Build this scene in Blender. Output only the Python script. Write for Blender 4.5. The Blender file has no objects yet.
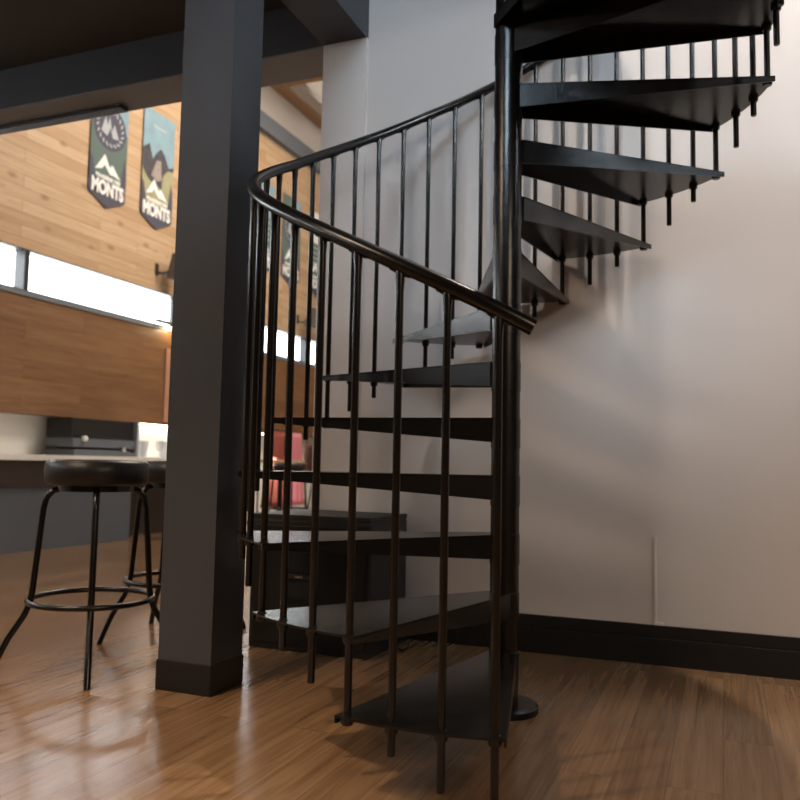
import bpy, bmesh, math, random
from mathutils import Vector, Matrix
random.seed(7)
PI = math.pi
sc = bpy.context.scene
col = sc.collection

# ------------------------------------------------------------------ materials
MATS = {}
def mat(name, color, rough=.5, metal=0., spec=.5, bump=0., bscale=60., vary=0., vscale=8., coat=0.):
    if name in MATS: return MATS[name]
    m = bpy.data.materials.new(name); m.use_nodes = True
    nt = m.node_tree; N = nt.nodes; L = nt.links
    b = N['Principled BSDF']
    b.inputs['Base Color'].default_value = (*color, 1)
    b.inputs['Roughness'].default_value = rough
    b.inputs['Metallic'].default_value = metal
    b.inputs['Specular IOR Level'].default_value = spec
    b.inputs['Coat Weight'].default_value = coat
    tc = N.new('ShaderNodeTexCoord')
    if vary > 0:
        n = N.new('ShaderNodeTexNoise'); n.inputs['Scale'].default_value = vscale; n.inputs['Detail'].default_value = 4
        L.new(tc.outputs['Object'], n.inputs['Vector'])
        mx = N.new('ShaderNodeMix'); mx.data_type = 'RGBA'
        mx.inputs['A'].default_value = (*[c*(1-vary) for c in color], 1)
        mx.inputs['B'].default_value = (*[min(1, c*(1+vary)) for c in color], 1)
        L.new(n.outputs['Fac'], mx.inputs['Factor']); L.new(mx.outputs['Result'], b.inputs['Base Color'])
    if bump > 0:
        n2 = N.new('ShaderNodeTexNoise'); n2.inputs['Scale'].default_value = bscale; n2.inputs['Detail'].default_value = 3
        L.new(tc.outputs['Object'], n2.inputs['Vector'])
        bp = N.new('ShaderNodeBump'); bp.inputs['Strength'].default_value = bump; bp.inputs['Distance'].default_value = .004
        L.new(n2.outputs['Fac'], bp.inputs['Height']); L.new(bp.outputs['Normal'], b.inputs['Normal'])
    MATS[name] = m
    return m

def emis(name, color, strength):
    m = bpy.data.materials.new(name); m.use_nodes = True
    b = m.node_tree.nodes['Principled BSDF']
    b.inputs['Base Color'].default_value = (*color, 1)
    b.inputs['Emission Color'].default_value = (*color, 1)
    b.inputs['Emission Strength'].default_value = strength
    return m

def wood(name, ux, uy, length, row, c1, c2, grain_dark, rough, gap=.0025, knots=0., streak=45., gap_col=(.03,.018,.01), spec=.5, groove=.5):
    """Boards running along axis ux with rows stacked along axis uy (object space, metres)."""
    m = bpy.data.materials.new(name); m.use_nodes = True
    nt = m.node_tree; N = nt.nodes; L = nt.links
    b = N['Principled BSDF']; b.inputs['Roughness'].default_value = rough; b.inputs['Specular IOR Level'].default_value = spec
    tc = N.new('ShaderNodeTexCoord'); sp = N.new('ShaderNodeSeparateXYZ'); L.new(tc.outputs['Object'], sp.inputs[0])
    cb = N.new('ShaderNodeCombineXYZ'); L.new(sp.outputs[ux], cb.inputs[0]); L.new(sp.outputs[uy], cb.inputs[1])
    br = N.new('ShaderNodeTexBrick')
    br.inputs['Scale'].default_value = 1; br.inputs['Brick Width'].default_value = length; br.inputs['Row Height'].default_value = row
    br.inputs['Mortar Size'].default_value = gap; br.inputs['Mortar Smooth'].default_value = .2; br.offset = .37; br.offset_frequency = 2
    br.inputs['Color1'].default_value = (0, 0, 0, 1); br.inputs['Color2'].default_value = (1, 1, 1, 1); br.inputs['Mortar'].default_value = (.5, .5, .5, 1)
    L.new(cb.outputs[0], br.inputs['Vector'])
    # grain: noise stretched along the board, shifted per board
    mp = N.new('ShaderNodeCombineXYZ')
    m1 = N.new('ShaderNodeMath'); m1.operation = 'MULTIPLY'; m1.inputs[1].default_value = 1.6; L.new(sp.outputs[ux], m1.inputs[0])
    m2 = N.new('ShaderNodeMath'); m2.operation = 'MULTIPLY'; m2.inputs[1].default_value = streak; L.new(sp.outputs[uy], m2.inputs[0])
    m3 = N.new('ShaderNodeMath'); m3.operation = 'MULTIPLY'; m3.inputs[1].default_value = 13.; L.new(br.outputs['Color'], m3.inputs[0])
    L.new(m1.outputs[0], mp.inputs[0]); L.new(m2.outputs[0], mp.inputs[1]); L.new(m3.outputs[0], mp.inputs[2])
    ns = N.new('ShaderNodeTexNoise'); ns.inputs['Scale'].default_value = 1; ns.inputs['Detail'].default_value = 6; ns.inputs['Roughness'].default_value = .62
    ns.inputs['Distortion'].default_value = .6
    L.new(mp.outputs[0], ns.inputs['Vector'])
    mx = N.new('ShaderNodeMix'); mx.data_type = 'RGBA'
    mx.inputs['A'].default_value = (*c1, 1); mx.inputs['B'].default_value = (*c2, 1); L.new(br.outputs['Color'], mx.inputs['Factor'])
    rp = N.new('ShaderNodeMapRange'); rp.inputs['From Min'].default_value = .38; rp.inputs['From Max'].default_value = .72; L.new(ns.outputs['Fac'], rp.inputs['Value'])
    mg = N.new('ShaderNodeMix'); mg.data_type = 'RGBA'; mg.blend_type = 'MULTIPLY'
    mg.inputs['B'].default_value = (*grain_dark, 1); L.new(rp.outputs['Result'], mg.inputs['Factor']); L.new(mx.outputs['Result'], mg.inputs['A'])
    last = mg.outputs['Result']
    if knots > 0:
        kp = N.new('ShaderNodeCombineXYZ')
        k1 = N.new('ShaderNodeMath'); k1.operation = 'MULTIPLY'; k1.inputs[1].default_value = 2.2; L.new(sp.outputs[ux], k1.inputs[0])
        k2 = N.new('ShaderNodeMath'); k2.operation = 'MULTIPLY'; k2.inputs[1].default_value = 4.5; L.new(sp.outputs[uy], k2.inputs[0])
        L.new(k1.outputs[0], kp.inputs[0]); L.new(k2.outputs[0], kp.inputs[1])
        vo = N.new('ShaderNodeTexVoronoi'); vo.inputs['Scale'].default_value = 1; L.new(kp.outputs[0], vo.inputs['Vector'])
        kr = N.new('ShaderNodeMapRange'); kr.inputs['From Min'].default_value = .05; kr.inputs['From Max'].default_value = .2
        kr.inputs['To Min'].default_value = knots; kr.inputs['To Max'].default_value = 0; L.new(vo.outputs['Distance'], kr.inputs['Value'])
        mk = N.new('ShaderNodeMix'); mk.data_type = 'RGBA'; mk.inputs['B'].default_value = (.12, .055, .02, 1)
        L.new(kr.outputs['Result'], mk.inputs['Factor']); L.new(last, mk.inputs['A']); last = mk.outputs['Result']
    mm = N.new('ShaderNodeMix'); mm.data_type = 'RGBA'; mm.inputs['B'].default_value = (*gap_col, 1)
    mf = N.new('ShaderNodeMath'); mf.operation = 'MULTIPLY'; mf.inputs[1].default_value = groove; L.new(br.outputs['Fac'], mf.inputs[0])
    L.new(mf.outputs[0], mm.inputs['Factor']); L.new(last, mm.inputs['A'])
    L.new(mm.outputs['Result'], b.inputs['Base Color'])
    bp = N.new('ShaderNodeBump'); bp.inputs['Strength'].default_value = .25; bp.inputs['Distance'].default_value = .003
    L.new(ns.outputs['Fac'], bp.inputs['Height']); L.new(bp.outputs['Normal'], b.inputs['Normal'])
    MATS[name] = m
    return m

STEEL = mat('black_painted_steel', (.0045, .0038, .0035), .27, 0, .5)
TREAD = mat('black_tread_coating', (.006, .0056, .0054), .24, 0, .5, bump=.06, bscale=220)
WALLP = mat('warm_white_wall_paint', (.60, .555, .525), .8, 0, .25, bump=.08, bscale=180)
DARKP = mat('charcoal_paint', (.047, .050, .057), .62, 0, .35, bump=.15, bscale=250)
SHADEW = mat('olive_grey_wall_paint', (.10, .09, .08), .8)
CEILP = mat('dark_ceiling_paint', (.035, .028, .022), .8)
BLACKW = mat('black_baseboard_paint', (.007, .007, .0075), .42)
FLOOR = wood('oak_floorboards', 1, 0, 1.25, .14, (.190, .112, .058), (.262, .160, .086), (.58, .51, .45), .20, gap=.0015, streak=38, groove=.3)
PLANK = wood('knotty_pine_planks', 1, 2, 1.9, .142, (.50, .335, .20), (.62, .45, .30), (.82, .74, .66), .55, gap=.003, knots=.5, streak=30, gap_col=(.12, .06, .03), groove=.55)
CLAD = wood('brown_pine_cladding', 1, 2, 2.3, .21, (.195, .098, .044), (.25, .132, .062), (.68, .60, .54), .5, gap=.003, knots=.25, streak=22, gap_col=(.08, .04, .02), groove=.4)
SOFW = wood('pine_soffit', 1, 0, 1.9, .14, (.42, .26, .14), (.5, .32, .18), (.8, .7, .6), .6)
WHITEG = mat('white_gloss', (.86, .86, .84), .3)
BLUEG = mat('blue_grey_paint', (.16, .18, .21), .6)
GREYP = mat('slate_grey_laminate', (.10, .115, .14), .5)
STONE = mat('pale_counter_stone', (.85, .84, .82), .25)
FRAME = mat('dark_window_frame', (.02, .02, .022), .4)
LEATHER = mat('black_seat_vinyl', (.012, .011, .011), .4, bump=.15, bscale=120)
BROWNL = mat('brown_leather', (.11, .028, .016), .5)
BLACKP = mat('black_plastic', (.006, .006, .006), .4)
BOXW = mat('black_speaker_cabinet_finish', (.009, .009, .0085), .5, bump=.3, bscale=400)
CHROME = mat('brushed_steel', (.6, .6, .62), .25, 1.)
PINK = mat('pink_cloth', (.62, .22, .27), .9)
RUST = mat('rust_red_cloth', (.28, .07, .05), .9)
GLASSY = mat('frosted_tumbler', (.55, .60, .66), .2)
CREAM = mat('light_wood_tabletop', (.55, .42, .27), .45)
TEAL = mat('teal_green_banner_cloth', (.115, .165, .155), .85)
NAVY = mat('slate_navy_print', (.085, .085, .12), .85)
SKYB = mat('pale_blue_print', (.24, .37, .45), .85, vary=.25, vscale=5)
OLIVE = mat('olive_print', (.36, .35, .22), .85, vary=.2, vscale=6)
PRINTW = mat('white_print', (.9, .9, .9), .8)
PRINTG = mat('pale_grey_print', (.42, .45, .50), .8)
CABLEW = mat('off_white_plastic', (.62, .58, .55), .45)
GLASS = bpy.data.materials.new('window_glass'); GLASS.use_nodes = True
_b = GLASS.node_tree.nodes['Principled BSDF']
_b.inputs['Roughness'].default_value = 0; _b.inputs['Transmission Weight'].default_value = 1; _b.inputs['IOR'].default_value = 1.1
GLASS2 = bpy.data.materials.new('drinking_glass'); GLASS2.use_nodes = True
_b = GLASS2.node_tree.nodes['Principled BSDF']
_b.inputs['Roughness'].default_value = .02; _b.inputs['Transmission Weight'].default_value = .9; _b.inputs['IOR'].default_value = 1.4
_b.inputs['Base Color'].default_value = (.95, .95, .95, 1)

# ------------------------------------------------------------------ mesh helpers
class MB:
    def __init__(self): self.bm = bmesh.new()
    def box(self, x0, x1, y0, y1, z0, z1, bev=0.):
        r = bmesh.ops.create_cube(self.bm, size=1)
        vs = r['verts']
        for v in vs:
            v.co = Vector(((x0+x1)/2 + v.co.x*(x1-x0), (y0+y1)/2 + v.co.y*(y1-y0), (z0+z1)/2 + v.co.z*(z1-z0)))
        if bev > 0:
            es = list({e for v in vs for e in v.link_edges})
            bmesh.ops.bevel(self.bm, geom=es, offset=bev, segments=2, affect='EDGES', profile=.6)
        return self
    def prism(self, pts, z0, z1, tf=None):
        """pts (x,y) polygon extruded from z0 to z1; tf maps (x,y,z) to a point."""
        tf = tf or (lambda x, y, z: (x, y, z))
        a = [self.bm.verts.new(tf(x, y, z0)) for x, y in pts]; b = [self.bm.verts.new(tf(x, y, z1)) for x, y in pts]
        n = len(pts)
        self.bm.faces.new(a[::-1]); self.bm.faces.new(b)
        for i in range(n): self.bm.faces.new((a[i], a[(i+1) % n], b[(i+1) % n], b[i]))
        return self
    def lathe(self, prof, cx=0, cy=0, seg=32):
        """prof list of (radius, z), closed at r=0 ends if given."""
        rings = []
        for r, z in prof:
            if r < 1e-6: rings.append([self.bm.verts.new((cx, cy, z))])
            else: rings.append([self.bm.verts.new((cx+r*math.cos(2*PI*i/seg), cy+r*math.sin(2*PI*i/seg), z)) for i in range(seg)])
        for A, B in zip(rings, rings[1:]):
            for i in range(seg):
                j = (i+1) % seg
                if len(A) == 1 and len(B) == 1: continue
                if len(A) == 1: self.bm.faces.new((A[0], B[j], B[i]))
                elif len(B) == 1: self.bm.faces.new((A[i], A[j], B[0]))
                else: self.bm.faces.new((A[i], A[j], B[j], B[i]))
        if len(rings[0]) > 1: self.bm.faces.new(rings[0][::-1])
        if len(rings[-1]) > 1: self.bm.faces.new(rings[-1])
        return self
    def tube(self, pts, rad, seg=12, closed=False):
        pts = [Vector(p) for p in pts]; n = len(pts)
        rads = rad if isinstance(rad, (list, tuple)) else [rad]*n
        tan = []
        for i in range(n):
            a = pts[(i-1) % n] if closed or i > 0 else pts[i]; b = pts[(i+1) % n] if closed or i < n-1 else pts[i]
            tan.append((b-a).normalized())
        ref = Vector((0, 0, 1)) if abs(tan[0].z) < .9 else Vector((1, 0, 0))
        nrm = (ref - tan[0]*ref.dot(tan[0])).normalized()
        rings = []
        for i in range(n):
            nrm = (nrm - tan[i]*nrm.dot(tan[i])).normalized(); bi = tan[i].cross(nrm)
            rings.append([self.bm.verts.new(pts[i] + (nrm*math.cos(2*PI*k/seg) + bi*math.sin(2*PI*k/seg))*rads[i]) for k in range(seg)])
        m = n if closed else n-1
        for i in range(m):
            A, B = rings[i], rings[(i+1) % n]
            for k in range(seg): self.bm.faces.new((A[k], A[(k+1) % seg], B[(k+1) % seg], B[k]))
        if not closed: self.bm.faces.new(rings[0][::-1]); self.bm.faces.new(rings[-1])
        return self
    def build(self, name, m, parent=None, smooth=None, bevel=0.):
        bmesh.ops.recalc_face_normals(self.bm, faces=self.bm.faces)
        me = bpy.data.meshes.new(name); self.bm.to_mesh(me); self.bm.free()
        me.materials.append(m)
        if smooth is not None:
            me.polygons.foreach_set('use_smooth', [True]*len(me.polygons))
            me.set_sharp_from_angle(angle=math.radians(smooth))
        o = bpy.data.objects.new(name, me); col.objects.link(o)
        if parent: o.parent = parent
        if bevel > 0:
            b = o.modifiers.new('edge', 'BEVEL'); b.width = bevel; b.segments = 2; b.limit_method = 'ANGLE'
        return o

def tag(o, label, cat, group=None):
    o['label'] = label; o['category'] = cat
    if group: o['group'] = group
    return o
def root(name, label, cat, loc=(0, 0, 0), rz=0, group=None):
    o = bpy.data.objects.new(name, None); col.objects.link(o); o.empty_display_size = .1
    o.location = loc; o.rotation_euler = (0, 0, rz)
    return tag(o, label, cat, group)
def struct(mb, name, m, smooth=None):
    o = mb.build(name, m, None, smooth); o['kind'] = 'structure'; return o
def kids(o): return [c for c in bpy.data.objects if c.parent == o]
def dup(r, loc, rz, label, group=None):
    c = r.copy(); col.objects.link(c); c.location = loc; c.rotation_euler = (0, 0, rz); c['label'] = label
    if group: c['group'] = group
    for p in kids(r):
        q = p.copy(); col.objects.link(q); q.parent = c
        for s in kids(p):
            t = s.copy(); col.objects.link(t); t.parent = q
    return c

# ------------------------------------------------------------------ the building (X along the back wall, Y away through it, stair pole at the origin)
XW, YW = -6.5, .922          # plank wall, back wall
XB0, XB1 = -1.242, -.990    # beam / column / wall end
struct(MB().box(-6.7, 3.7, -6.2, 13.2, -.12, 0), 'floor', FLOOR)
w = MB().box(XB1, 3.7, YW, YW+.2, 0, 8.3); struct(w, 'wall_back', WALLP)
struct(MB().box(XB0, XB1, YW-.022, YW+.29, 0, 3.045), 'wall_end', WALLP)
# header over the opening left of the stair
struct(MB().box(XW, XB0, YW, YW+.29, 3.058, 3.60), 'trim_1', DARKP)
struct(MB().box(XW, XB0, YW, YW+.29, 3.05, 3.058), 'trim_5', mat('bounce_lit_soffit_grey', (.17, .17, .175), .6))  # header underside coloured lighter, standing in for bounce light from the hall
# beam along the stairwell edge
struct(MB().box(XB0, XB1, -6.0, YW, 3.045, 3.9), 'trim_2', DARKP)
struct(MB().box(-6.5, XB0, -6.0, YW, 3.32, 3.6), 'ceiling', CEILP)
struct(MB().box(-6.7, 3.7, -6.2, 13.2, 8.3, 8.5), 'ceiling_high', BLUEG)
# plank wall with clerestory strip
WZ0, WZ1 = 2.68, 3.15
struct(MB().box(XW-.2, XW, -6.2, 13.2, WZ1, 6.38), 'wall_left', PLANK)
struct(MB().box(XW-.2, XW, -6.2, 13.2, 6.38, 8.3), 'wall_left_upper', WALLP)
struct(MB().box(XW-.2, XW, -6.2, 13.2, 0, WZ0), 'wall_left_lower', WHITEG)
struct(MB().box(XW-.2, XW, 12.2, 13.2, WZ0, WZ1), 'wall_left_strip', WHITEG)
struct(MB().box(XW, XW+.10, 1.1, 13.0, 6.40, 6.69), 'trim_3', BLUEG)
struct(MB().box(XW, XW+.27, 1.1, 13.0, 7.30, 7.52), 'ceiling_soffit', SOFW)
struct(MB().box(XW+.27, XW+1.6, 1.1, 9.05, 7.34, 7.52), 'ceiling_soffit_wide', SOFW)
struct(MB().box(XW+.27, XW+.5, 9.07, 11.6, 7.32, 8.3), 'trim_4', WALLP)
# window frames
wf = MB()
for y in (1.2, 3.9, 6.63, 10.45, 12.1): wf.box(XW-.14, XW+.01, y-.035, y+.035, WZ0, WZ1)
wf.box(XW-.14, XW+.015, -6.2, 12.2, WZ0, WZ0+.012); wf.box(XW-.14, XW+.005, -6.2, 12.2, WZ1-.015, WZ1)
w1 = struct(wf, 'window_1', FRAME)
g = MB().box(XW-.105, XW-.095, -6.2, 12.2, WZ0, WZ1).build('pane', GLASS, w1)
# other outer walls
struct(MB().box(-6.7, 3.7, 13.0, 13.2, 0, 8.3), 'wall_far', SHADEW)
struct(MB().box(XB1, XB1+.2, YW+.2, 13.0, 0, 8.3), 'wall_hall_right', WALLP)
# front wall with a wide window above the upper floor edge, right wall
FY, wx0, wx1, wz0, wz1 = -6.0, -.9, 1.5, 4.1, 5.5
r = MB(); r.box(-6.7, wx0, FY-.2, FY, 0, 8.3); r.box(wx1, 3.7, FY-.2, FY, 0, 8.3)
r.box(wx0, wx1, FY-.2, FY, 0, wz0); r.box(wx0, wx1, FY-.2, FY, wz1, 8.3)
struct(r, 'wall_front', SHADEW)
f = MB()
for x in (wx0+.03, (wx0+wx1)/2, wx1-.03): f.box(x-.03, x+.03, FY-.12, FY-.02, wz0, wz1)
for z in (wz0+.03, wz1-.03): f.box(wx0, wx1, FY-.12, FY-.02, z-.03, z+.03)
w2 = struct(f, 'window_2', FRAME)
MB().box(wx0, wx1, FY-.07, FY-.06, wz0, wz1).build('pane', GLASS, w2)
ry0, ry1, rz0, rz1 = -1.3, .5, 3.3, 4.7
r = MB(); r.box(3.5, 3.7, -6.2, ry0, 0, 8.3); r.box(3.5, 3.7, ry1, YW+.2, 0, 8.3)
r.box(3.5, 3.7, ry0, ry1, 0, rz0); r.box(3.5, 3.7, ry0, ry1, rz1, 8.3)
struct(r, 'wall_right', SHADEW)
f = MB()
for y in (ry0+.03, ry1-.03): f.box(3.52, 3.62, y-.03, y+.03, rz0, rz1)
for z in (rz0+.03, rz1-.03): f.box(3.52, 3.62, ry0, ry1, z-.03, z+.03)
w3 = struct(f, 'window_3', FRAME)
MB().box(3.56, 3.57, ry0, ry1, rz0, rz1).build('pane', GLASS, w3)
# unseen upper floor slab, added so its edge shades the lower back wall
struct(MB().box(XB1, 3.5, -6.0, -2.1, 2.47, 2.75), 'floor_upper_shade', CEILP)
# baseboard of the back wall: two-step profile
bb = MB().box(XB1, 3.5, YW-.020, YW, 0, .112, .002); bb.box(XB1, 3.5, YW-.013, YW, .112, .166, .003)
struct(bb, 'baseboard_back', BLACKW)

# square column with its skirting
cm = MB().box(-1.214, -.985, -.300, -.100, .105, 3.045)
colm = cm.build('column', DARKP, None); colm['kind'] = 'structure'
colm['label'] = 'dark grey square column standing left of the spiral stair'; colm['category'] = 'column'
MB().box(-1.219, -.980, -.306, -.094, 0, .108, .004).build('skirting', BLACKW, colm)

# ------------------------------------------------------------------ spiral stair
RB, PH0, DL, H = .8989, math.radians(-76.755), .1419, .2
NT = 12; KMAX = 3*NT
ZO = -.009
stair = root('spiral_staircase', 'black steel spiral staircase winding up around a round centre pole against the white wall', 'staircase')
MB().lathe([(0, 0), (.119, 0), (.119, .020), (.111, .028), (0, .028)], seg=48).build('base_plate', STEEL, stair, 30)
MB().lathe([(.0500, .02), (.0500, 3.5)], seg=40).build('centre_pole', STEEL, stair, 30)
def pol(r, a, z): return Vector((r*math.cos(a), r*math.sin(a), z))
RO = RB + .018
for n in range(1, NT+1):
    z = n*H
    a0 = PH0 - 3*(n-1)*DL + .030; a1 = PH0 - 3*n*DL - .030
    am = (a0+a1)/2; e = Vector((math.cos(am), math.sin(am), 0)); t = Vector((-e.y, e.x, 0))
    P0 = e*.030 + t*.050; P1 = e*.030 - t*.050
    pts = [P0] + [pol(RO, a0 + (a1-a0)*i/10, 0) for i in range(11)] + [P1]
    mb = MB(); mb.prism([(p.x, p.y) for p in pts], z-.006, z)
    for A, B, s in ((P0, pts[1], -1), (P1, pts[-2], 1)):
        d = (B-A).normalized(); nn = Vector((-d.y, d.x, 0))*s   # inward offset
        th = nn*.006
        d0, d1 = .086, .019
        v = []
        for q in (A, A+th):
            v.append([mb.bm.verts.new((q.x, q.y, z-.003)), mb.bm.verts.new((q.x, q.y, z-d0))])
        for q in (B, B+th):
            v.append([mb.bm.verts.new((q.x, q.y, z-.003)), mb.bm.verts.new((q.x, q.y, z-d1))])
        Ai, Aj, Bi, Bj = v
        F = mb.bm.faces.new
        F((Ai[0], Bi[0], Bi[1], Ai[1])); F((Aj[0], Aj[1], Bj[1], Bj[0])); F((Ai[1], Bi[1], Bj[1], Aj[1]))
        F((Ai[0], Aj[0], Bj[0], Bi[0])); F((Ai[0], Ai[1], Aj[1], Aj[0])); F((Bi[0], Bj[0], Bj[1], Bi[1]))
    tr = mb.build('tread', TREAD, stair)
    MB().lathe([(.0502, z-.106), (.0520, z-.105), (.0520, z-.001), (.0502, z+.0005)], seg=40).build('tread_collar', STEEL, tr, 30)

# landing plate with its edge flanges, reached from the twelfth tread
lpts = [(-.050, -.030), (.815, -1.02), (.815, -2.1), (3.45, -2.1), (3.45, -.45), (.05, .045)]
lm = MB().prism(lpts, 2.470, 2.476)
for (xa, ya), (xb, yb) in zip(lpts, lpts[1:]+lpts[:1]):
    d = Vector((xb-xa, yb-ya)).normalized(); q = Vector((-d.y, d.x))*.006
    lm.prism([(xa, ya), (xb, yb), (xb+q.x, yb+q.y), (xa+q.x, ya+q.y)], 2.425, 2.474)
lm.build('landing', TREAD, stair)
DZ = [(0, .011), (2, .005), (4, -.002), (6, -.009), (13, -.026), (15, -.014), (17, -.003), (19, .012), (21, .015), (60, .015)]
def dz(k):
    if k <= 0: return DZ[0][1]
    for (a, u), (b, v) in zip(DZ, DZ[1:]):
        if k <= b: return u + (v-u)*(k-a)/(b-a)
RR = .0205
def ztop(k): return k*H/3 + 1.184 + dz(k)          # top of baluster k
def rail(k): return pol(RB, PH0 - k*DL, ztop(k) + RR*.8)
nut = [(0, 0), (.0135, 0), (.0165, .004), (.0165, .012), (.018, .0165), (0, .0165)]
for k in range(KMAX+1):
    a = PH0 - k*DL; zb = k*H/3 + ZO; zt = ztop(k)
    c = pol(RB, a, 0)
    if k == 0: zb = 0
    b = MB().lathe([(0, zb), (.0088, zb), (.0102, zb+.003), (.0102, zt-.05), (.0125, zt-.02), (.0118, zt+.004), (0, zt+.004)], c.x, c.y, 16).build('baluster', STEEL, stair, 40)
    hs = []
    if k % 3 == 0:
        if k: hs.append(k//3*H)
        if k//3+1 <= NT: hs.append((k//3+1)*H)
    else: hs.append((k//3+1)*H)
    if k == 0:
        MB().lathe([(0, 0), (.026, 0), (.026, .005), (.016, .008), (0, .008)], c.x, c.y, 20).build('floor_flange', STEEL, b, 40)
    for h in hs:
        MB().lathe([(r_, h-.0225+z_) for r_, z_ in nut], c.x, c.y, 16).build('baluster_nut', STEEL, b, 40)
        MB().lathe([(0, h-.001), (.0135, h-.001), (.0135, h+.002), (.0105, h+.004), (0, h+.004)], c.x, c.y, 16).build('washer', STEEL, b, 40)
    p0, p1 = rail(k-.22), rail(k+.22); dn = Vector((0, 0, -RR*.93))
    MB().tube([p0+dn, p0.lerp(p1, .5)+dn, p1+dn], [.006, .0085, .006], 8).build('rail_bracket', STEEL, b, 60)
K0 = -.66
hr = MB().tube([rail(K0 + i*(KMAX+.5-K0)/420) if K0 + i*(KMAX+.5-K0)/420 >= 0 else
                pol(RB, PH0-(K0 + i*(KMAX+.5-K0)/420)*DL, ztop(0)+RR*.8+(K0 + i*(KMAX+.5-K0)/420)*H/3) for i in range(421)], RR, 20).build('handrail', STEEL, stair, 40)

# ------------------------------------------------------------------ black speaker cabinet behind the stair
bx = root('speaker_cabinet', 'large black floor speaker cabinet against the white wall behind the stair', 'speaker', (-.99, .64, 0))
c = MB(); c.box(-.305, .290, -.205, .220, .0, .575, .008); c.build('cabinet', BOXW, bx)
MB().box(-.305, .290, -.208, .220, .575, .598, .004).build('top_panel', BOXW, bx)
g = MB().box(-.285, .270, -.216, -.205, .03, .55, .004).build('front_panel', BLACKP, bx)
MB().box(-.10, .015, -.222, -.216, .345, .435).build('port', mat('deep_black', (.002, .002, .002), .8), bx)
MB().box(-.105, .020, -.224, -.216, .318, .338, .002).build('badge_strip', mat('dark_grey_plastic', (.03, .03, .03), .4), bx)
MB().box(-.063, -.025, -.226, -.224, .324, .331).build('badge', CHROME, bx)
MB().box(-.10, .015, -.222, -.216, .225, .305).build('port', MATS['deep_black'], bx)
cab = MB().tube([(-.668, .66, .062), (-.664, .66, .035), (-.655, .66, .015), (-.642, .66, .006), (-.628, .662, .006), (-.615, .664, .012), (-.607, .666, .026), (-.603, .668, .048)], .0045, 8)
tag(cab.build('cable', BLACKP, None, 60), 'short loop of black cable on the floor beside the speaker cabinet', 'cable')
cc = root('cable_cover', 'thin off-white cable cover running up the wall from the baseboard', 'cable cover', (.429, YW, .166))
MB().box(-.006, .006, -.010, 0, 0, .372, .002).build('channel', CABLEW, cc)
MB().box(-.004, .034, -.012, 0, 0, .012, .002).build('foot_clip', CABLEW, cc)

# ------------------------------------------------------------------ bar stools
def make_stool(label, loc, rz, group='black bar stools along the bar side'):
    s = root('bar_stool', label, 'bar stool', loc, rz, group)
    MB().lathe([(0, .725), (.185, .725), (.200, .738), (.203, .78), (.200, .812), (.185, .825), (.10, .828), (0, .828)], seg=40).build('seat', LEATHER, s, 50)
    MB().lathe([(.10, .700), (.15, .700), (.15, .726), (.10, .726)], seg=32).build('seat_plate', STEEL, s, 40)
    for i in range(4):
        a = i*PI/2
        pr = [(.085, .713), (.13, .712), (.165, .700), (.188, .672), (.197, .63), (.222, .30), (.228, .262), (.245, .215), (.30, .125), (.325, .07), (.352, 0)]
        MB().tube([(r_*math.cos(a), r_*math.sin(a), z_) for r_, z_ in pr], .0125, 12).build('leg', STEEL, s, 50)
    MB().tube([(.238*math.cos(2*PI*i/48), .238*math.sin(2*PI*i/48), .268) for i in range(48)], .0115, 10, closed=True).build('foot_ring', STEEL, s, 60)
    return s
S1 = make_stool('nearest black round bar stool with thick padded seat, left of the column', (-1.669, -.151, 0), math.radians(-48))
dup(S1, (-1.72, .47, 0), math.radians(57), 'black bar stool half hidden by the column, behind the nearest stool')
dup(S1, (-4.30, 6.05, 0), math.radians(20), 'far black bar stool seen between the balusters in front of the pink cloth')
dup(S1, (-4.55, 4.55, 0), math.radians(10), 'black bar stool close to the bar counter, seen past the column edge')

# ------------------------------------------------------------------ bar
bar = root('bar_counter', 'bar counter with pale top and slate grey front panel under the wood cladding', 'bar counter', (0, 0, 0))
MB().box(-6.48, -5.0, 1.6, 6.3, .806, .858, .004).build('countertop', STONE, bar)
MB().box(-6.40, -5.05, 1.7, 4.07, 0, .57).build('front_panel', GREYP, bar)
MB().box(-6.40, -5.03, 1.7, 4.09, .57, .806).build('apron', mat('dark_brown_laminate', (.035, .024, .018), .5), bar)
MB().box(-6.40, -5.35, 4.07, 6.2, 0, .806).build('recessed_base', mat('dark_brown_laminate', (.035, .024, .018), .5), bar)
bk = root('wall_cladding_unit', 'brown pine clad bulkhead hanging above the bar beneath the clerestory window', 'bulkhead', (0, 0, 0))
MB().box(XW, -6.30, 1.2, 11.8, 1.305, 2.575).build('pine_boards', CLAD, bk)
MB().box(XW, -6.285, 1.2, 11.8, 2.575, 2.63, .004).build('top_ledge', BLUEG, bk)
MB().box(-6.30, -6.27, 6.10, 6.19, 1.345, 2.34).build('edge_strip', mat('pink_beige_edge', (.42, .22, .15), .5), bk)
MB().box(-6.47, -6.40, 5.45, 8.9, 1.29, 1.306).build('light_strip', emis('warm_white_led', (1, .93, .78), 9.), bk)

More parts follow.
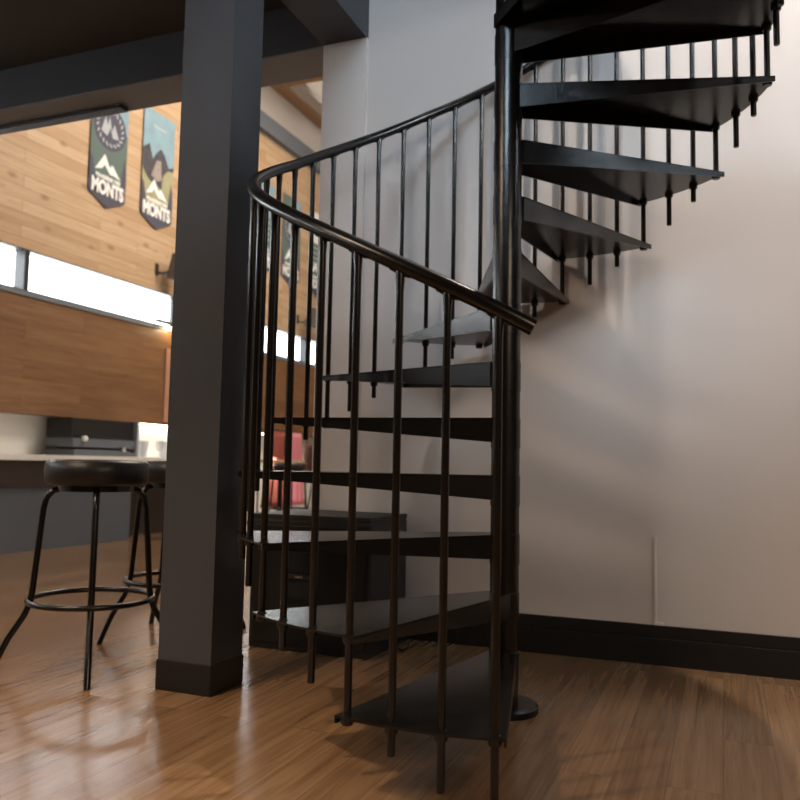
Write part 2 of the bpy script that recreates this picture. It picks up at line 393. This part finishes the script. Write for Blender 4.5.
# coffee machine on the counter
em = root('coffee_machine', 'black and grey coffee machine on the bar counter', 'coffee machine', (-6.15, 4.80, .858))
MB().box(-.22, .15, -.62, .40, .20, .43, .02).build('upper_body', BLACKP, em)
MB().box(-.22, .18, -.62, .40, .10, .20, .008).build('control_panel', GREYP, em)
MB().box(-.22, .20, -.62, .40, 0, .075, .008).build('drip_tray', GREYP, em)
MB().box(-.22, -.05, -.62, .40, .07, .11).build('back_body', BLACKP, em)
MB().box(-.22, .20, .40, .44, 0, .44, .005).build('side_panel', mat('pale_grey_panel', (.25, .27, .31), .4), em)
ph = MB().tube([(.17, .18, .10), (.26, .19, .085), (.34, .2, .06)], .018, 10).build('portafilter', BLACKP, em, 50)
MB().lathe([(0, .06), (.035, .06), (.04, .11), (0, .11)], .2, .18, 20).build('filter_basket', CHROME, ph, 40)
MB().lathe([(0, .17), (.03, .175), (.036, .2), (.03, .225), (0, .23)], .20, -.47, 20).build('dial', WHITEG, em, 40)

def tumbler(y, x, label):
    o = MB().lathe([(0, 0), (.036, 0), (.040, .01), (.062, .215), (.058, .215), (.036, .012), (0, .012)], seg=24).build('tumbler', GLASSY, None, 40)
    o.location = (x, y, .858); return tag(o, label, 'glass', 'pale tumblers on the back of the bar')
tumbler(5.50, -6.20, 'pale frosted tumbler standing right beside the coffee machine')
tumbler(5.66, -6.22, 'pale frosted tumbler second from the coffee machine')
tumbler(6.02, -6.20, 'pale frosted tumbler beyond the clear stemmed glass')
tumbler(6.16, -6.24, 'pale frosted tumbler farthest from the coffee machine')
gb = root('stemmed_glass', 'clear stemmed glass standing between the pale tumblers on the bar', 'glass', (-6.10, 5.82, .858))
MB().lathe([(0, 0), (.042, 0), (.042, .006), (.010, .014), (.007, .02), (.007, .09), (.0, .092)], seg=24).build('foot_and_stem', WHITEG, gb, 40)
MB().lathe([(0, .088), (.03, .10), (.052, .15), (.045, .22), (.043, .22), (.049, .15), (.028, .103), (0, .092)], seg=24).build('bowl', GLASS2, gb, 40)

# high table, pink cloth and brown shell chair at the far end
ht = root('high_table', 'far high table with a thin light wood top before the pink cloth', 'table', (-4.85, 6.78, 0))
MB().box(-.15, .15, -.40, .40, .825, .862, .004).build('tabletop', CREAM, ht)
MB().lathe([(.035, .02), (.035, .825)], seg=20).build('pedestal', STEEL, ht, 40)
MB().lathe([(0, 0), (.17, 0), (.17, .012), (.05, .03), (0, .03)], seg=32).build('base', STEEL, ht, 40)
def drape(y0, y1, y0t, y1t, z0, z1, m, name, parent, amp=.035, n=40, fr=5):
    mb = MB(); F = []
    for j in range(13):
        v = j/12; z = z1 + (z0-z1)*v; row = []
        for i in range(n+1):
            u = i/n; y = (y0t+(y1t-y0t)*u)*(1-v) + (y0+(y1-y0)*u)*v
            row.append(mb.bm.verts.new((amp*(.4+.6*v)*math.sin(2*PI*fr*u + .5*v), y, z)))
        F.append(row)
    for A, B in zip(F, F[1:]):
        for i in range(n): mb.bm.faces.new((A[i], A[i+1], B[i+1], B[i]))
    o = mb.build(name, m, parent, 80)
    s = o.modifiers.new('thick', 'SOLIDIFY'); s.thickness = .006
    return o
dp = root('hanging_cloth', 'pink and rust red cloth hanging on a low rack behind the far high table', 'cloth', (-5.22, 7.5, 0))
drape(-.62, .02, -.34, .02, .20, 1.27, RUST, 'rust_panel', dp)
drape(.02, .62, .02, .50, .20, 1.27, PINK, 'pink_panel', dp, fr=4)
rk = MB().tube([(0, -.68, 0), (0, -.68, 1.285), (0, .68, 1.285), (0, .68, 0)], .012, 8); rk.box(-.2, .2, -.695, -.665, 0, .02); rk.box(-.2, .2, .665, .695, 0, .02)
rk.build('rack', STEEL, dp, 40)
ch = root('shell_chair', 'brown rounded shell chair at the far high table beside the white wall end', 'chair', (-4.28, 6.88, 0))
sh = MB(); rows = []
for j in range(9):
    z = .66 + .42*j/8; wdt = .13 + .13*math.sin(PI*min(1, (.15+.85*j/8))*.62)
    rows.append([sh.bm.verts.new((wdt*math.sin(a)*.95, -wdt*math.cos(a), z)) for a in [(-1.5+3.0*i/16) for i in range(17)]])
for A, B in zip(rows, rows[1:]):
    for i in range(16): sh.bm.faces.new((A[i], A[i+1], B[i+1], B[i]))
o = sh.build('backrest_shell', BROWNL, ch, 80); sm = o.modifiers.new('thick', 'SOLIDIFY'); sm.thickness = .03
MB().lathe([(0, .60), (.14, .60), (.19, .63), (.19, .66), (.16, .68), (0, .685)], seg=32).build('seat', BROWNL, ch, 40)
for i in range(4):
    a = PI/4 + i*PI/2
    MB().tube([(.12*math.cos(a), .12*math.sin(a), .61), (.21*math.cos(a), .21*math.sin(a), 0)], .011, 8).build('leg', STEEL, ch, 40)

# ------------------------------------------------------------------ banners on the plank wall
def poly(pts, m, name, parent, x0, x1):
    return MB().prism(pts, x0, x1, lambda y, z, x: (x, y, z)).build(name, m, parent)
def text(s, size, y, z, m, name, parent, x, wide=1., fat=.003):
    cu = bpy.data.curves.new(name, 'FONT'); cu.body = s; cu.size = size; cu.align_x = 'CENTER'; cu.align_y = 'BOTTOM_BASELINE'; cu.extrude = .001; cu.offset = fat
    tmp = bpy.data.objects.new(name, cu); col.objects.link(tmp)
    dg = bpy.context.evaluated_depsgraph_get(); me = bpy.data.meshes.new_from_object(tmp.evaluated_get(dg))
    bpy.data.objects.remove(tmp)
    me.transform(Matrix(((0, 0, 1, x), (wide, 0, 0, y), (0, 1, 0, z), (0, 0, 0, 1))))
    me.materials.clear(); me.materials.append(m)
    o = bpy.data.objects.new(name, me); col.objects.link(o); o.parent = parent; return o
def banner(y, label, kind):
    b = root('hanging_banner', label, 'banner', (XW+.012, y, 0), 0, 'banners on the pine plank wall')
    W, ZT, ZC, ZP = .325, 5.60, 4.13, 3.98
    poly([(-W, ZC), (0, ZP), (W, ZC), (W, ZT), (-W, ZT)], NAVY, 'cloth', b, 0, .008)
    w = W
    if kind == 'A':      # teal body, round emblem on top
        poly([(-w, 4.52), (-.2, 4.30), (.2, 4.30), (w, 4.60), (w, ZT), (-w, ZT)], TEAL, 'teal_field', b, .008, .010)
        poly([(.14, 5.14), (w, 5.02), (w, ZT), (.0, ZT)], SKYB, 'blue_field', b, .010, .011)
        R = .29
        poly([(R*math.cos(2*PI*i/40), 5.02+R*math.sin(2*PI*i/40)) for i in range(40)], NAVY, 'round_emblem', b, .011, .013)
        for i in range(40):
            a = PI + .1 + i*2*PI/40
            if i % 2: continue
            cy, cz = .225*math.cos(a), 5.02+.225*math.sin(a)
            poly([(cy+.030*math.cos(q), cz+.030*math.sin(q)) for q in [a+.4, a+1.2, a+3.5, a+4.3]], PRINTG, 'emblem_mark', b, .013, .014)
        poly([(-.16, 4.94), (-.09, 5.14), (-.05, 5.04), (-.02, 5.16), (.03, 4.98), (.07, 5.09), (.16, 4.92), (.05, 4.90), (.0, 5.02), (-.05, 4.90)], PRINTG, 'emblem_peak', b, .013, .014)
    elif kind == 'B':    # pale sky, dark rocks, olive ground
        poly([(-w, 4.35), (-.2, 4.30), (.2, 4.30), (w, 4.62), (w, 5.05), (-w, 5.05)], OLIVE, 'olive_field', b, .008, .010)
        poly([(-w, 5.0), (-.2, 5.07), (-.12, 4.9), (-.02, 5.05), (.1, 5.0), (.2, 4.86), (w, 4.92), (w, ZT), (-w, ZT)], SKYB, 'sky_field', b, .010, .011)
        poly([(-w, 4.78), (-.28, 4.7), (-.18, 4.62), (-.02, 4.58), (.08, 4.55), (.1, 4.75), (.2, 4.86), (w, 4.88), (w, 4.95), (.22, 4.90), (.12, 5.06), (.04, 5.12), (-.06, 5.02), (-.12, 4.92), (-.2, 5.12), (-w, 5.02)], mat('dark_rock_print', (.075, .07, .085), .85, vary=.5, vscale=14), 'dark_rocks', b, .011, .012)
        poly([(-.14, 4.70), (-.04, 4.93), (.05, 4.95), (.08, 4.68), (-.02, 4.64)], mat('pale_rock_print', (.33, .29, .27), .85, vary=.5, vscale=30), 'pale_rocks', b, .012, .013)
        poly([(-.13, 5.375), (.13, 5.375), (.13, 5.405), (-.13, 5.405)], PRINTG, 'title_line', b, .011, .012)
    else:
        poly([(-w, 4.52), (-.2, 4.30), (.2, 4.30), (w, 4.60), (w, 5.0), (-w, 5.0)], TEAL, 'teal_field', b, .008, .010)
        poly([(-w, 5.0), (w, 5.0), (w, ZT), (-w, ZT)], PRINTW if kind == 'C' else SKYB, 'pale_field', b, .008, .010)
        for q in range(4): poly([(-.2, 4.9-.1*q), (.2, 4.9-.1*q), (.2, 4.93-.1*q), (-.2, 4.93-.1*q)], PRINTG, 'text_line', b, .010, .011)
    # trees in the lower corners, then mountain and name
    for s in (-1, 1):
        poly([(s*w, 4.3), (s*w, 4.66 if s > 0 else 4.60), (s*.28, 4.70 if s > 0 else 4.55), (s*.22, 4.3)] if s < 0 else [(s*w, 4.3), (s*.22, 4.3), (s*.28, 4.70), (s*w, 4.5)], NAVY, 'tree_print', b, .012, .0135)
    poly([(-.235, 4.42), (-.075, 4.655), (.02, 4.505), (.065, 4.555), (.22, 4.40), (.10, 4.425), (.03, 4.42), (-.075, 4.52), (-.11, 4.46)], PRINTW, 'mountain_mark', b, .0135, .015)
    text('BRASSERIE DES', .066, 0, 4.335, PRINTW, 'small_lettering', b, .0148)
    text('MONTS', .235, 0, 4.145, PRINTW, 'lettering', b, .0148, .70, .012)
    return b
banner(5.07, 'teal banner with round dark emblem and white MONTS lettering, beside the blue-topped one', 'A')
banner(6.02, 'banner with pale blue top and dark rocks above white MONTS lettering', 'B')
banner(8.76, 'teal banner seen between the leftmost balusters beyond the column', 'D')
banner(9.72, 'teal banner with round emblem seen between balusters, middle of the three past the column', 'A')
banner(10.72, 'banner with white upper half, nearest to the white wall end', 'C')

# speakers on the plank wall
def wall_speaker(y, label):
    s = root('wall_speaker', label, 'speaker', (XW, y, 3.46), 0, 'small speakers on the plank wall')
    b = MB().box(-.09, .11, -.12, .12, -.18, .18, .015).build('body', mat('bronze_grey_plastic', (.09, .075, .06), .5), s)
    b.location = (.24, .02, .02); b.rotation_euler = (0, math.radians(14), 0)
    g = MB().box(.11, .118, -.105, .105, -.165, .165, .004).build('grille', mat('grey_grille', (.22, .23, .26), .6, bump=.5, bscale=500), s)
    g.location = b.location; g.rotation_euler = b.rotation_euler
    MB().box(0, .02, -.20, -.14, -.10, .06, .004).build('wall_plate', mat('dark_plate', (.03, .03, .03), .4), s)
    MB().tube([(.02, -.17, -.06), (.10, -.15, -.08), (.16, -.06, -.02), (.2, 0, 0)], .018, 10).build('arm', MATS['dark_plate'], s, 50)
    return s
wall_speaker(6.27, 'tilted speaker on the plank wall partly hidden by the column')
wall_speaker(10.22, 'tilted speaker on the plank wall seen between the balusters')
# small lamp on the bulkhead ledge
lp = root('spot_lamp', 'small glowing spot lamp at the top edge of the brown clad bulkhead beside the column', 'lamp', (-6.20, 6.15, 2.60))
MB().lathe([(0, 0), (.02, .002), (.026, .02), (.02, .038), (0, .042)], seg=20).build('bulb', emis('lamp_glow', (1, .78, .45), 250.), lp, 60)
MB().lathe([(.028, .03), (.04, .04), (.04, .11), (.0, .11)], seg=20).build('housing', FRAME, lp, 40)
MB().box(-.07, .0, -.33, .02, .06, .09, .003).build('bracket', FRAME, lp)
# track below the header and ceiling lamps
tag(MB().box(-4.6, -2.767, 1.10, 1.17, 3.022, 3.05, .003).build('lighting_track', FRAME), 'black lighting track fixed under the dark header left of the column', 'track')

def downlight(x, y, z, power, aim, label, size=1.3, color=(1, .74, .48), blend=.5, rad=.03):
    s = root('ceiling_spotlight', label, 'spotlight', (x, y, z), 0, 'warm spotlights on the dark ceiling')
    MB().lathe([(0, 0), (.05, 0), (.05, -.03), (0, -.03)], seg=20).build('mount', FRAME, s, 40)
    d = (Vector(aim)-Vector((x, y, z-.09))).normalized(); q = d.to_track_quat('-Z', 'Y')
    h = MB().lathe([(.036, -.09), (.040, -.09), (.040, .05), (.0, .06), (0, .055), (.036, .045)], seg=24).build('lamp_head', FRAME, s, 40)
    h.location = (0, 0, -.09); h.rotation_euler = q.to_euler()
    e = MB().lathe([(0, -.075), (.034, -.075), (.034, -.07), (0, -.07)], seg=20).build('lens', emis('spot_lens', color, 12.), h)
    l = bpy.data.lights.new('spot', 'SPOT'); l.energy = power; l.spot_size = size; l.spot_blend = blend; l.color = color; l.shadow_soft_size = rad
    lo = bpy.data.objects.new('spot', l); col.objects.link(lo); lo.parent = s; lo.location = Vector((0, 0, -.09)) + d*.10; lo.rotation_euler = q.to_euler()
    return s
ZC_ = 3.32
downlight(-2.75, -.45, ZC_, 40, (-2.6, -.2, 0), 'warm spotlight near the header left of the column')
downlight(-1.45, -2.3, ZC_, 260, (-.75, -1.35, 0), 'warm spotlight aimed at the floor before the stair', 1.0, blend=.8)
downlight(-4.2, -1.5, ZC_, 60, (-3.6, -.5, 0), 'warm spotlight above the open floor')

def area(name, loc, aim, sx, sy, power, color):
    l = bpy.data.lights.new(name, 'AREA'); l.shape = 'RECTANGLE'; l.size = sx; l.size_y = sy; l.energy = power; l.color = color
    o = bpy.data.objects.new(name, l); col.objects.link(o); o.location = loc
    o.rotation_euler = (Vector(aim)-Vector(loc)).to_track_quat('-Z', 'Y').to_euler(); return o
# daylight through the stairwell window, added hall fill, light at the back bar
def panel(x, y, z, power, label, color=(1, .74, .52)):  # unseen fill panels added to warm the lower wall and floor
    pl = root('added_fill_panel', label, 'lamp', (x, y, z), 0, 'added warm fill panels on the ceilings')
    MB().box(-.62, .62, -.62, .62, -.05, 0, .005).build('panel_frame', FRAME, pl)
    MB().box(-.58, .58, -.58, .58, -.054, -.05).build('diffuser', emis('fill_glow', (1, .86, .7), 2.), pl)
    l = bpy.data.lights.new('fill_light', 'AREA'); l.size = 1.1; l.energy = power; l.color = color
    o = bpy.data.objects.new('fill_light', l); col.objects.link(o); o.parent = pl; o.location = (0, 0, -.065)
panel(-2.3, -3.0, 3.32, 72, 'added square warm fill panel on the dark ceiling left of the stairwell')
panel(2.2, -2.8, 2.47, 60, 'added square warm fill panel under the upper floor right of the stair')
def pendant(x, y, z, power, label, color=(1, .86, .74), rad=.05, cone=2.2):
    s = root('pendant_lamp', label, 'lamp', (x, y, z), 0, 'pendant lamps high above the stair')
    MB().tube([(0, 0, .05), (0, 0, 8.3-z)], .004, 8).build('cord', BLACKP, s, 40)
    MB().lathe([(.11, -.06), (.115, -.06), (.06, .10), (.02, .12), (0, .12), (0, .105), (.055, .09)], seg=28).build('shade', FRAME, s, 40)
    l = bpy.data.lights.new('bulb', 'SPOT'); l.energy = power; l.color = color; l.shadow_soft_size = rad; l.spot_size = cone; l.spot_blend = .5
    o = bpy.data.objects.new('bulb', l); col.objects.link(o); o.parent = s; o.location = (0, 0, -.07)
pendant(-.45, -.05, 6.0, 30, 'pendant lamp above the left side of the stair')
pendant(.95, .25, 5.2, 520, 'pendant lamp above the right side of the stair', cone=1.05)
hs = downlight(2.95, -1.05, 3.95, 290, (.70, .92, 2.45), 'added hanging spotlight above the landing aimed at the white wall', .95, (1, .93, .86), 1., .16)  # out-of-view spot added to brighten the right part of the back wall
MB().tube([(0, 0, 0), (0, 0, 4.35)], .008, 8).build('hanging_rod', FRAME, hs, 40)
area('daylight_front', ((wx0+wx1)/2, FY+.02, (wz0+wz1)/2), (.3, .9, 2.2), 2.2, 1.3, 140, (.50, .75, 1.))
area('daylight_right', (3.48, (ry0+ry1)/2, (rz0+rz1)/2), (-1, -.2, 2.6), 1.6, 1.2, 32, (.50, .75, 1.))
area('hall_fill', (-3.4, 6.5, 8.1), (-4.6, 6.8, 3), 3.5, 8, 1300, (1, .88, .72))  # broad overhead fill added for the hall, no fixture
area('bar_niche', (-6.35, 7.2, 1.28), (-6.48, 7.2, .9), .1, 3.4, 45, (1, .92, .78))

# world: overcast sky outside the windows
wd = bpy.data.worlds.new('sky'); sc.world = wd; wd.use_nodes = True
bg = wd.node_tree.nodes['Background']; bg.inputs[0].default_value = (.88, .95, 1, 1); bg.inputs[1].default_value = 12.0

# ------------------------------------------------------------------ camera
cd = bpy.data.cameras.new('camera'); cam = bpy.data.objects.new('camera', cd); col.objects.link(cam)
fw = Vector((-.372199, .924715, .079815)); ri = Vector((.928075, .371908, .019038)); up = Vector((.012079, -.08116, .996628))
cam.matrix_world = Matrix(((ri.x, up.x, -fw.x, .714332), (ri.y, up.y, -fw.y, -2.774762), (ri.z, up.z, -fw.z, .8301), (0, 0, 0, 1)))
cd.sensor_fit = 'HORIZONTAL'; cd.sensor_width = 36; cd.lens = 36*808.2844/800
cd.clip_start = .05
cd.dof.use_dof = True; cd.dof.focus_distance = 2.6; cd.dof.aperture_fstop = 3.2
sc.camera = cam

sc.view_settings.view_transform = 'Standard'; sc.view_settings.look = 'None'
sc.view_settings.exposure = 0.; sc.view_settings.gamma = 1
sc.view_settings.use_curve_mapping = False
sc.cycles.use_denoising = True
sc.cycles.sample_clamp_indirect = 6
sc.cycles.max_bounces = 8; sc.cycles.diffuse_bounces = 5
